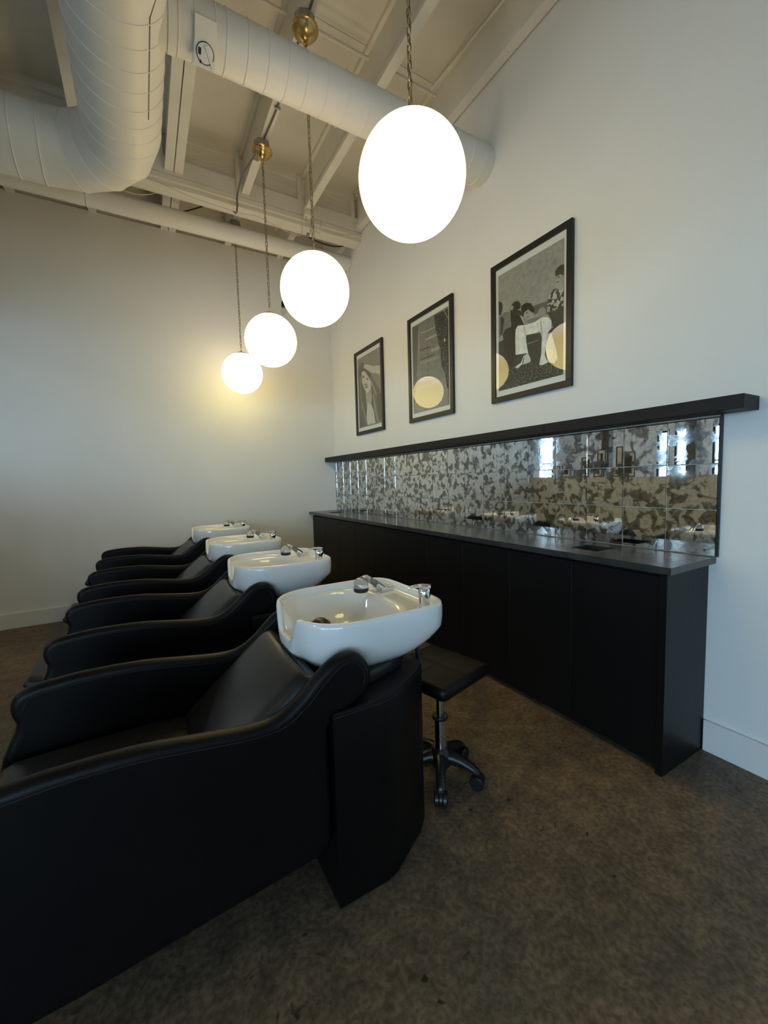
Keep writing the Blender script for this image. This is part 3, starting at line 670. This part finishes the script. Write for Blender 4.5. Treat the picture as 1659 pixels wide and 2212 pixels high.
ART_C = [
  (0.1, [(0.029,0.86),(0.199,0.938),(0.368,0.87),(0.525,0.752),(0.678,0.627),(0.975,0.437),(0.985,0.021),(0.751,0.021),(0.386,0.021),(0.011,0.004),(0.007,0.488)]),
  (0.2, [(0.106,0.732),(0.162,0.735),(0.116,0.475),(0.199,0.251),(0.144,0.236),(0.072,0.48)]),
  (0.24, [(0.551,0.676),(0.674,0.588),(0.789,0.442),(0.932,0.275),(0.884,0.27),(0.725,0.439),(0.576,0.592)]),
  (0.22, [(0.142,0.386),(0.195,0.38),(0.358,0.077),(0.285,0.041)]),
  (0.26, [(0.66,0.428),(0.721,0.4),(0.799,0.189),(0.878,0.03),(0.814,0.026),(0.703,0.2)]),
  (0.05, [(0.816,0.388),(1.003,0.394),(0.985,0.021),(0.888,0.13)]),
  (0.62, [(0.186,0.794),(0.324,0.788),(0.485,0.687),(0.608,0.586),(0.584,0.499),(0.43,0.451),(0.299,0.536),(0.188,0.657)]),
  (0.08, [(0.221,0.736),(0.301,0.729),(0.316,0.702),(0.229,0.703)]),
  (0.1, [(0.4,0.683),(0.483,0.66),(0.481,0.635),(0.408,0.657)]),
  (0.12, [(0.307,0.609),(0.41,0.6),(0.455,0.547),(0.368,0.537),(0.32,0.57)]),
  (0.7, [(0.34,0.588),(0.4,0.582),(0.406,0.564),(0.354,0.565)]),
  (0.4, [(0.332,0.511),(0.463,0.453),(0.6,0.486),(0.62,0.351),(0.507,0.22),(0.382,0.316)]),
  (0.62, [(0.418,0.334),(0.58,0.294),(0.672,0.203),(0.751,0.021),(0.386,0.021),(0.356,0.13)]),
  (0.58, [(0.316,0.878),(0.469,0.858),(0.693,0.795),(1.009,0.757),(1.007,0.619),(0.779,0.671),(0.493,0.765),(0.295,0.839)]),
  (0.3, [(0.686,0.712),(1.009,0.643),(1.007,0.619),(0.779,0.671)]),
]

ART_BG = {0: 0.235, 1: 0.17, 2: 0.20}
def framed(yl, label, shapes, bgv):
    w, h, z0 = 0.632, 0.925, 1.812; fw, dp = 0.037, 0.024
    t = thing('framed_photograph', label, 'picture', (W, yl-w/2, z0), 0, 'framed photographs above the shelf')
    # local: u to the viewer's right = -y, v = z
    def P(u, v, d): return (-d, w/2-u, v)
    bm = newbm()
    for (a, b, c, d) in ((0, w, 0, fw), (0, w, h-fw, h), (0, fw, fw, h-fw), (w-fw, w, fw, h-fw)):
        p, q = P(a, c, 0.0008), P(b, d, dp); box(bm, [min(p[i], q[i]) for i in range(3)], [max(p[i], q[i]) for i in range(3)], 0.0012, 1)
    obj('frame', bm, 'frame_black', t)
    bm = newbm(); p, q = P(fw, fw, 0.001), P(w-fw, h-fw, 0.010); box(bm, [min(p[i], q[i]) for i in range(3)], [max(p[i], q[i]) for i in range(3)]); obj('paper', bm, 'paper', t)
    u0, u1, v0, v1 = fw+0.022, w-fw-0.022, fw+0.040, h-fw-0.040
    bm = newbm(); mats = []; 
    def face(poly, d, m):
        if m not in mats: mats.append(m)
        f = bm.faces.new([bm.verts.new(P(u0+max(0, min(1, a))*(u1-u0), v0+max(0, min(1, b))*(v1-v0), d)) for a, b in poly])
        f.material_index = mats.index(m)
    face([(0, 0), (1, 0), (1, 1), (0, 1)], 0.0103, grey(bgv))
    for k, (g, poly) in enumerate(shapes): face(poly, 0.0105+k*0.00012, INK[g] if isinstance(g, str) else grey(g))
    obj('print', bm, mats, t)
    bm = newbm(); p, q = P(fw-0.002, fw-0.002, 0.0162), P(w-fw+0.002, h-fw+0.002, 0.0182)
    box(bm, [min(p[i], q[i]) for i in range(3)], [max(p[i], q[i]) for i in range(3)]); obj('glass', bm, 'picture_glass', t)
framed(2.182, 'framed black-and-white photograph of people lounging on a couch, nearest the viewer', ART_A, 0.36)
framed(3.232, 'framed black-and-white photograph of a leafy path, middle of the three', ART_B, 0.2)
framed(4.337, 'framed black-and-white photograph of a long-haired woman, nearest the end wall', ART_C, 0.24)

# small frames that stand on the divider wall and show only in the mirror tiles
def small_frame(y, w, h, label, x=XD, z=1.25, lean=0.0):
    t = thing('small_picture', label, 'picture', (x, y, z), 0, 'small frames on the divider wall')
    bm = newbm(); f = 0.014
    for a, b in (((-0.012, -w/2, 0), (0.012, w/2, f)), ((-0.012, -w/2, h-f), (0.012, w/2, h)), ((-0.012, -w/2, f), (0.012, -w/2+f, h-f)), ((-0.012, w/2-f, f), (0.012, w/2, h-f))): box(bm, a, b)
    obj('frame', bm, 'frame_black', t)
    bm = newbm(); box(bm, (-0.006, -w/2+f, f), (0.004, w/2-f, h-f)); obj('paper', bm, 'paper', t)
    bm = newbm(); box(bm, (0.0042, -w/2+0.05, 0.05), (0.0062, w/2-0.05, h-0.06)); obj('print', bm, grey(0.08), t)
small_frame(4.66, 0.10, 0.20, 'tiny black frame on the divider nearest the end wall, seen in mirror')
small_frame(4.48, 0.18, 0.22, 'small black frame on the divider beside the tiny one, seen in mirror')
small_frame(4.13, 0.16, 0.32, 'tall narrow black frame on the divider, seen in mirror')
small_frame(3.90, 0.14, 0.40, 'tallest black frame on the divider, seen in mirror')
small_frame(3.62, 0.10, 0.42, 'thin black frame on the divider edge, seen in mirror')
small_frame(3.45, 0.22, 0.36, 'wide black frame on the divider nearest the brown post, seen in mirror')

# ================================================================== PENDANT LAMPS
GZ, GR = 2.449, 0.205
def link_mesh():
    bm = newbm(); R, s = 0.0074, 0.0105; pts = []
    for k in range(9): a = PI*k/8; pts.append((R*math.cos(a), 0, s+R*math.sin(a)))
    for k in range(9): a = PI+PI*k/8; pts.append((R*math.cos(a), 0, -s+R*math.sin(a)))
    tube(bm, pts, 0.0023, 6, closed=True); return bm
def make_pendant(loc, label):
    t = thing('pendant_lamp', label, 'lamp', loc, 0, 'globe pendant lamps')
    bm = newbm(); bmesh.ops.create_uvsphere(bm, u_segments=64, v_segments=40, radius=GR); obj('globe', bm, 'globe', t, True, angle=180)
    bm = newbm(); lathe(bm, [(0.0, GR+0.016), (0.02, GR+0.015), (0.045, GR+0.006), (0.062, GR-0.006), (0.064, GR-0.012), (0.055, GR-0.012)], 32); obj('cap', bm, 'brass', t, True)
    bm = newbm(); torus(bm, (0, 0, GR+0.030), (1, 0, 0), 0.016, 0.0028, 24, 8); obj('loop', bm, 'brass', t, True)
    z = GR+0.058; zt = 1.362; n = int(round((zt-z)/0.0316)); p = (zt-z)/n; lk = None
    for k in range(n):
        zz = z + (k+0.5)*p; rot = (0, 0, (0 if k % 2 else PI/2) + 0.35 + random.gauss(0, 0.12))
        if lk is None: lk = obj('chain_link', link_mesh(), 'chain', t, True); lk.location = (0, 0, zz); lk.rotation_euler = rot
        else: share('chain_link', lk, t, (0, 0, zz), rot)
    bm = newbm(); tube(bm, smooth_path([(0.006*math.sin(k*1.9), 0.006*math.cos(k*2.3), z+(zt-z)*k/16) for k in range(17)], 4), 0.0018, 6); obj('lamp_cord', bm, 'chain', t, True)
    bm = newbm(); torus(bm, (0, 0, 1.366), (0, 1, 0), 0.010, 0.0026, 20, 8); obj('loop', bm, 'brass', t, True)
    bm = newbm(); lathe(bm, [(0, 1.374), (0.011, 1.375), (0.013, 1.384), (0.028, 1.390), (0.050, 1.407), (0.066, 1.427), (0.074, 1.441), (0.0785, 1.443), (0.0785, 1.450), (0.0, 1.450)], 40); obj('canopy', bm, 'brass', t, True)
    bm = newbm(); lathe(bm, [(0, 1.4505), (0.063, 1.4505), (0.061, 1.506), (0, 1.506)], 8); obj('junction_box', bm, 'galv', t)
    return t
PL = ['lit white globe pendant on a brass chain, largest and nearest the viewer', 'lit white globe pendant on a brass chain, second from the viewer', 'lit white globe pendant on a brass chain, third from the viewer', 'lit white globe pendant on a brass chain, nearest the end wall']
PY = [1.387, 2.428, 3.429, 4.563]
for y, lb in zip(PY, PL): make_pendant((0.968, y, GZ), lb)

# ================================================================== WASH UNITS (chair, pedestal and basin in one)
def se(v, lo, hi):
    k = max(0.0, min(1.0, (v-lo)/(hi-lo))); return k*k*(3-2*k)
CX = 0.62
def rim_r(th):
    c, s = math.cos(th), math.sin(th); a = 0.314 if c > 0 else 0.232; b = 0.257; n = 6.5 if c > 0 else 2.8
    return (abs(c/a)**n + abs(s/b)**n)**(-1/n)
ZR, ZB = 0.848, 0.662
def rim_z(th):
    c = math.cos(th); y = rim_r(th)*math.sin(th)
    if c > 0: return ZR
    return ZR - 0.088*(1-se(abs(y), 0.055, 0.120))
def basin_mesh():
    bm = newbm(); n = 96; ths = [2*PI*k/n for k in range(n)]
    lev = [(0.662, 0.62, 0.54, 0.66), (0.670, 0.70, 0.585, 0.73), (0.695, 0.83, 0.715, 0.84), (0.73, 0.935, 0.865, 0.94), (0.758, 0.972, 0.975, 0.975), (0.768, 0.98, 0.995, 0.985), (0.80, 0.997, 1.0, 1.0), (0.838, 1.0, 1.0, 1.0)]
    rings = []
    for z, sf, sb, ss in lev:
        ring = []
        for th in ths:
            c, s = math.cos(th), math.sin(th); r = rim_r(th); k = (sb if c > 0 else sf); x = r*c*k; y = r*s*ss
            zz = ZB + (z-ZB)*(rim_z(th)-ZB)/(ZR-ZB); ring.append(bm.verts.new((CX+x, y, zz)))
        rings.append(ring)
    for k, dz in ((0.990, 0.005), (0.962, 0.008), (0.935, 0.004), (0.922, -0.006)):
        rings.append([bm.verts.new((CX+rim_r(t)*math.cos(t)*k, rim_r(t)*math.sin(t)*k, rim_z(t)+dz)) for t in ths])
    BXc = 0.60   # bowl
    def bowl_edge(th):  # radius (from CX) where the bowl meets the ledge
        r_in = rim_r(th)*0.905; c = math.cos(th)
        if c <= 0.02: return r_in
        s = math.sin(th); lim = (abs(c/0.172)**3.2 + abs(s/0.232)**3.2)**(-1/3.2)
        return min(r_in, lim)
    nr = 18
    for q in range(nr):
        t = q/(nr-1)
        ring = []
        for th in ths:
            r_in = rim_r(th)*0.905; rb = bowl_edge(th); zr = rim_z(th)
            ledge = 0.828 if rb < r_in*0.97 else None
            edge_z = min(zr-0.016, 0.828 if ledge else zr-0.016)
            # two zones: outer 5 rings over the ledge, the rest down the bowl
            if q < 5: r = r_in + (rb-r_in)*(q/5.0); z = edge_z + (0.0 if q else 0.002)
            else:
                u = 1-(q-5)/(nr-6.0); r = rb*u; z = 0.705 + (edge_z-0.705)*(u**4 if u > 0 else 0) + 0.010*u*u
                z = min(z, edge_z)
            if q == nr-1: r = 0.0005
            ring.append(bm.verts.new((CX+r*math.cos(th), r*math.sin(th), z)))
        rings.append(ring)
    for A, B in zip(rings, rings[1:]):
        for k in range(n):
            j = (k+1) % n; bm.faces.new((A[k], A[j], B[j], B[k]))
    bm.faces.new(rings[0][::-1])
    return bm
ARM_PTS = [(-0.394, 0.565), (-0.405, 0.60), (-0.403, 0.635), (-0.385, 0.660), (-0.345, 0.675), (-0.27, 0.683), (-0.20, 0.686), (-0.05, 0.681), (0.10, 0.660), (0.21, 0.646), (0.28, 0.650), (0.34, 0.684), (0.39, 0.730), (0.44, 0.768), (0.487, 0.784), (0.53, 0.774), (0.560, 0.742), (0.572, 0.70), (0.563, 0.660), (0.530, 0.630), (0.485, 0.610)]
ARM_REST = [(0.445, 0.597), (0.427, 0.575), (0.426, 0.52), (0.426, 0.24), (0.415, 0.20), (0.38, 0.185), (-0.20, 0.14), (-0.38, 0.135), (-0.425, 0.15), (-0.442, 0.19), (-0.452, 0.30), (-0.448, 0.40), (-0.435, 0.46), (-0.415, 0.51), (-0.400, 0.54)]
def make_unit(loc, label):
    t = thing('wash_unit', label, 'shampoo chair', loc, 0, 'row of shampoo chairs with basins')
    poly = [(p.x, p.z) for p in smooth_path([(x, 0, z) for x, z in ARM_PTS], 4)] + ARM_REST
    seam = [(p.x, p.z) for p in smooth_path([(-0.375, 0, 0.60), (-0.362, 0, 0.632), (-0.335, 0, 0.648), (-0.20, 0, 0.660), (-0.05, 0, 0.655), (0.10, 0, 0.634), (0.21, 0, 0.620), (0.295, 0, 0.624), (0.36, 0, 0.662), (0.41, 0, 0.708), (0.455, 0, 0.744), (0.487, 0, 0.758), (0.517, 0, 0.75), (0.538, 0, 0.725), (0.546, 0, 0.70), (0.540, 0, 0.675)], 4)]
    for s in (-1, 1):
        bm = newbm(); lo, hi = sorted((s*0.2525, s*0.304)); roll_slab(bm, poly, lo, hi, 0.022)
        a = obj('armrest', bm, 'leather', t, True, angle=70)
        bm = newbm()
        for yy in (lo+0.0006, hi-0.0006): tube(bm, [(x, yy, z) for x, z in seam], 0.0016, 6)
        obj('stitching', bm, 'thread', a, True)
    bm = newbm(); prism(bm, [(-0.43, 0.15), (-0.41, 0.37), (0.06, 0.37), (0.40, 0.63), (0.428, 0.63), (0.428, 0.2), (-0.26, 0.15)], 1, -0.252, 0.252); obj('seat_base', bm, 'leather', t)
    bm = newbm(); cushion(bm, Matrix.Translation((-0.165, 0, 0.420)), 0.55, 0.503, 0.11, 0.06, 0.018, 16); obj('seat_cushion', bm, 'leather_soft', t, True, angle=80)
    ang = math.atan2(0.29, 0.345); mt = Matrix.Translation((0.250, 0, 0.560)) @ Matrix.Rotation(-ang, 4, 'Y')
    bm = newbm(); cushion(bm, mt, 0.45, 0.503, 0.085, 0.05, 0.022, 18); bk = obj('backrest', bm, 'leather_soft', t, True, angle=80)
    bm = newbm(); tube(bm, smooth_path([mt @ Vector((0.208, -0.20, 0.03)), mt @ Vector((0.214, 0.0, 0.036)), mt @ Vector((0.208, 0.20, 0.03))], 6), 0.0025, 6); obj('piping', bm, 'thread', bk, True)
    bm = newbm(); cushion(bm, Matrix.Translation((-0.462, 0, 0.452)) @ Matrix.Rotation(0.3, 4, 'Y'), 0.085, 0.36, 0.055, 0.025, 0.006, 12); obj('leg_rest', bm, 'quilt', t, True, angle=80)
    bm = newbm(); box(bm, (-0.455, -0.05, 0.36), (-0.43, 0.05, 0.425), 0.004); obj('leg_rest_bracket', bm, 'plastic', t)
    plan = [(0.432, -0.315), (0.605, -0.315), (0.645, -0.306), (0.80, -0.215), (0.842, -0.180), (0.856, -0.140), (0.856, 0.140), (0.842, 0.180), (0.80, 0.215), (0.645, 0.306), (0.605, 0.315), (0.432, 0.315)]
    bm = newbm(); prism(bm, plan, 2, 0.0, 0.622, 0.010, 3); pd = obj('pedestal', bm, 'leather', t, True, angle=50)
    bm = newbm(); tube(bm, [(0.432, -0.3155, 0.608), (0.605, -0.3155, 0.608), (0.645, -0.3065, 0.608), (0.80, -0.2155, 0.608), (0.842, -0.1805, 0.608)], 0.0022, 6); obj('piping', bm, 'thread', pd, True)
    bm = newbm(); prism(bm, [(0.445, -0.215), (0.62, -0.215), (0.76, -0.17), (0.815, -0.10), (0.815, 0.10), (0.76, 0.17), (0.62, 0.215), (0.445, 0.215)], 2, 0.6225, 0.665, 0.006, 2); obj('collar', bm, 'plastic', t, True, angle=50)
    bs = obj('basin', basin_mesh(), 'porcelain', t, True, angle=70)
    bm = newbm(); lathe(bm, [(0, 0.7085), (0.012, 0.7095), (0.026, 0.7085), (0.030, 0.706), (0.0, 0.706)], 24, None, (0.62, 0, 0)); obj('drain', bm, 'chrome', bs, True)
    bm = newbm(); lathe(bm, [(0, 0.792), (0.018, 0.789), (0.036, 0.776), (0.047, 0.752), (0.050, 0.722), (0.050, 0.712), (0.0, 0.712)], 32, None, (0.535, 0.03, 0)); obj('hair_strainer', bm, 'plastic', bs, True)
    # spray: holder block, braided hose end, clear domed head with a black nozzle
    bm = newbm(); mbox(bm, Matrix.Translation((0.858, 0.105, 0.828)) @ Matrix.Rotation(0.15, 4, 'Z'), (-0.034, -0.022, 0), (0.034, 0.022, 0.016), 0.004)
    tube(bm, [(0.845, 0.105, 0.838), (0.815, 0.103, 0.862)], 0.017, 16); obj('spray_holder', bm, 'chrome', bs, True)
    bm = newbm(); tube(bm, [(0.828, 0.104, 0.855), (0.788, 0.100, 0.884)], [0.014, 0.0125], 16); obj('spray_hose', bm, 'chrome_dark', bs, True)
    bm = newbm(); tube(bm, smooth_path([(0.792, 0.100, 0.881), (0.770, 0.098, 0.893), (0.752, 0.096, 0.888)], 4), [0.0135]*4+[0.017]*4+[0.02], 16)
    lathe(bm, [(0.0, 0.040), (0.012, 0.039), (0.022, 0.033), (0.029, 0.021), (0.031, 0.008), (0.031, 0.0), (0.0, 0.0)], 28, None, (0.742, 0.095, 0.862)); obj('spray_head', bm, 'clear', bs, True)
    bm = newbm(); lathe(bm, [(0.0, 0.0), (0.031, 0.0), (0.031, -0.014), (0.027, -0.018), (0.0, -0.018)], 28, None, (0.742, 0.095, 0.8615)); obj('spray_nozzle', bm, 'plastic', bs, True)
    # mixer tap
    mxp = (0.853, -0.192, 0.828)
    bm = newbm(); lathe(bm, [(0, 0), (0.0265, 0.0), (0.0265, 0.005), (0.0225, 0.009), (0.0215, 0.044), (0.0225, 0.048), (0.0225, 0.066), (0.018, 0.074), (0, 0.076)], 28, None, mxp); mx = obj('mixer_tap', bm, 'chrome', bs, True)
    bm = newbm(); dv = Vector((-0.80, 0.60, 0)).normalized(); sd = Vector((0.60, 0.80, 0)).normalized(); c0 = Vector(mxp)+Vector((0, 0, 0.070))
    cols = []
    for k in range(9):
        s = -0.024 + 0.082*k/8; zz = 0.016 - ((s-0.005)/0.06)**2*0.014; wd = 0.021 - 0.010*max(0, (s-0.01)/0.048)
        cols.append([bm.verts.new(c0 + dv*s + sd*q*wd + Vector((0, 0, zz-0.004*q*q+h))) for h in (0.0, 0.005) for q in (-1, 0, 1)])
    for A, B in zip(cols, cols[1:]):
        for a, b in ((0, 1), (1, 2), (2, 5), (5, 4), (4, 3), (3, 0)): bm.faces.new((A[a], A[b], B[b], B[a]))
    for e in (cols[0], cols[-1]): bm.faces.new((e[0], e[1], e[2], e[5], e[4], e[3]))
    obj('tap_lever', bm, 'chrome', bs, True)
    bm = newbm(); tube(bm, smooth_path([(0.83, -0.10, 0.70), (0.868, -0.104, 0.66), (0.880, -0.105, 0.58), (0.878, -0.105, 0.35), (0.880, -0.105, 0.12), (0.880, -0.105, 0.008)], 6), 0.0075, 10); obj('water_hose', bm, 'plastic', t, True)
    return t
UY = [1.39, 2.43, 3.43, 4.57]
UL = ['black leather shampoo chair with white basin, nearest the viewer', 'black leather shampoo chair with white basin, second from the viewer', 'black leather shampoo chair with white basin, third from the viewer', 'black leather shampoo chair with white basin, nearest the end wall']
u_first = make_unit((0, UY[0], 0), UL[0])
for y, lb in zip(UY[1:], UL[1:]): copy_tree(u_first, (0, y, 0), lb)

# ================================================================== STOOL
st = thing('stylist_stool', 'black square-seat stool on castors tucked behind the nearest basin', 'stool', (1.040, 1.362, 0))
Rs = Matrix.Translation((0.016, 0.036, -0.010)) @ Matrix.Rotation(math.radians(14), 4, 'Z')
bm = newbm(); mbox(bm, Rs, (-0.165, -0.165, 0.442), (0.165, 0.165, 0.502), 0.022); se_o = obj('seat', bm, 'leather', st, True, angle=60)
bm = newbm()
for a, b in (((-0.155, 0.006), (0.155, 0.006)), ((-0.155, -0.006), (0.155, -0.006)), ((0.006, -0.155), (0.006, 0.155)), ((-0.006, -0.155), (-0.006, 0.155))):
    tube(bm, [Rs @ Vector((a[0], a[1], 0.502)), Rs @ Vector((b[0], b[1], 0.502))], 0.0018, 6)
obj('stitching', bm, 'thread', se_o)
bm = newbm(); mbox(bm, Rs, (-0.10, -0.10, 0.428), (0.10, 0.10, 0.4415), 0.003); obj('seat_plate', bm, 'plastic', st)
bm = newbm(); cyl(bm, (0, 0, 0.25), (0, 0, 0.4185), 0.018, seg=28); obj('gas_lift', bm, 'chrome', st, True)
bm = newbm(); cyl(bm, (0, 0, 0.095), (0, 0, 0.268), 0.0275, seg=28); obj('lift_column', bm, 'chrome', st, True)
bm = newbm(); lathe(bm, [(0.018, 0.284), (0.034, 0.283), (0.036, 0.276), (0.034, 0.269), (0.0275, 0.268)], 28); obj('column_ring', bm, 'plastic', st, True)
bm = newbm(); lathe(bm, [(0, 0.140), (0.032, 0.140), (0.046, 0.122), (0.052, 0.085), (0.040, 0.058), (0, 0.056)], 28); obj('hub', bm, 'plastic', st, True)
leg0 = None; cas0 = None
def leg_mesh():
    bm = newbm()
    secs = [(0.02, 0.098, 0.030, 0.034), (0.06, 0.100, 0.025, 0.029), (0.10, 0.093, 0.021, 0.023), (0.138, 0.080, 0.020, 0.020), (0.162, 0.068, 0.018, 0.015), (0.170, 0.062, 0.012, 0.010)]
    rr = []
    for x, z, w, h in secs: rr.append([bm.verts.new((x, w*math.cos(a), z+h*math.sin(a))) for a in [2*PI*k/12 for k in range(12)]])
    for A, B in zip(rr, rr[1:]):
        for k in range(12): bm.faces.new((A[k], A[(k+1) % 12], B[(k+1) % 12], B[k]))
    bm.faces.new(rr[0][::-1]); bm.faces.new(rr[-1]); return bm
def caster_mesh():
    bm = newbm(); cyl(bm, (0.155, 0, 0.046), (0.155, 0, 0.064), 0.009, seg=12)
    lathe(bm, [(0.012, -0.004), (0.031, -0.0045), (0.031, 0.0045), (0.012, 0.004)], 20, (0, 1, 0), (0.160, 0, 0.031)); return bm
def wheel_mesh(s):
    bm = newbm(); lathe(bm, [(0, s*0.007), (0.025, s*0.007), (0.0295, s*0.010), (0.0295, s*0.022), (0.024, s*0.027), (0, s*0.0275)], 24, (0, 1, 0), (0.160, 0, 0.0297)); return bm
w0 = {}
for k in range(5):
    a = math.radians(-128+72*k); rot = (0, 0, a)
    if leg0 is None:
        leg0 = obj('leg', leg_mesh(), 'plastic', st, True); leg0.rotation_euler = rot; lg = leg0
        cas0 = obj('castor', caster_mesh(), 'plastic', leg0, True)
        for s in (-1, 1): w0[s] = obj('wheel', wheel_mesh(s), 'plastic', leg0, True)
    else:
        lg = share('leg', leg0, st, (0, 0, 0), rot); share('castor', cas0, lg, (0, 0, 0))
        for s in (-1, 1): share('wheel', w0[s], lg, (0, 0, 0))
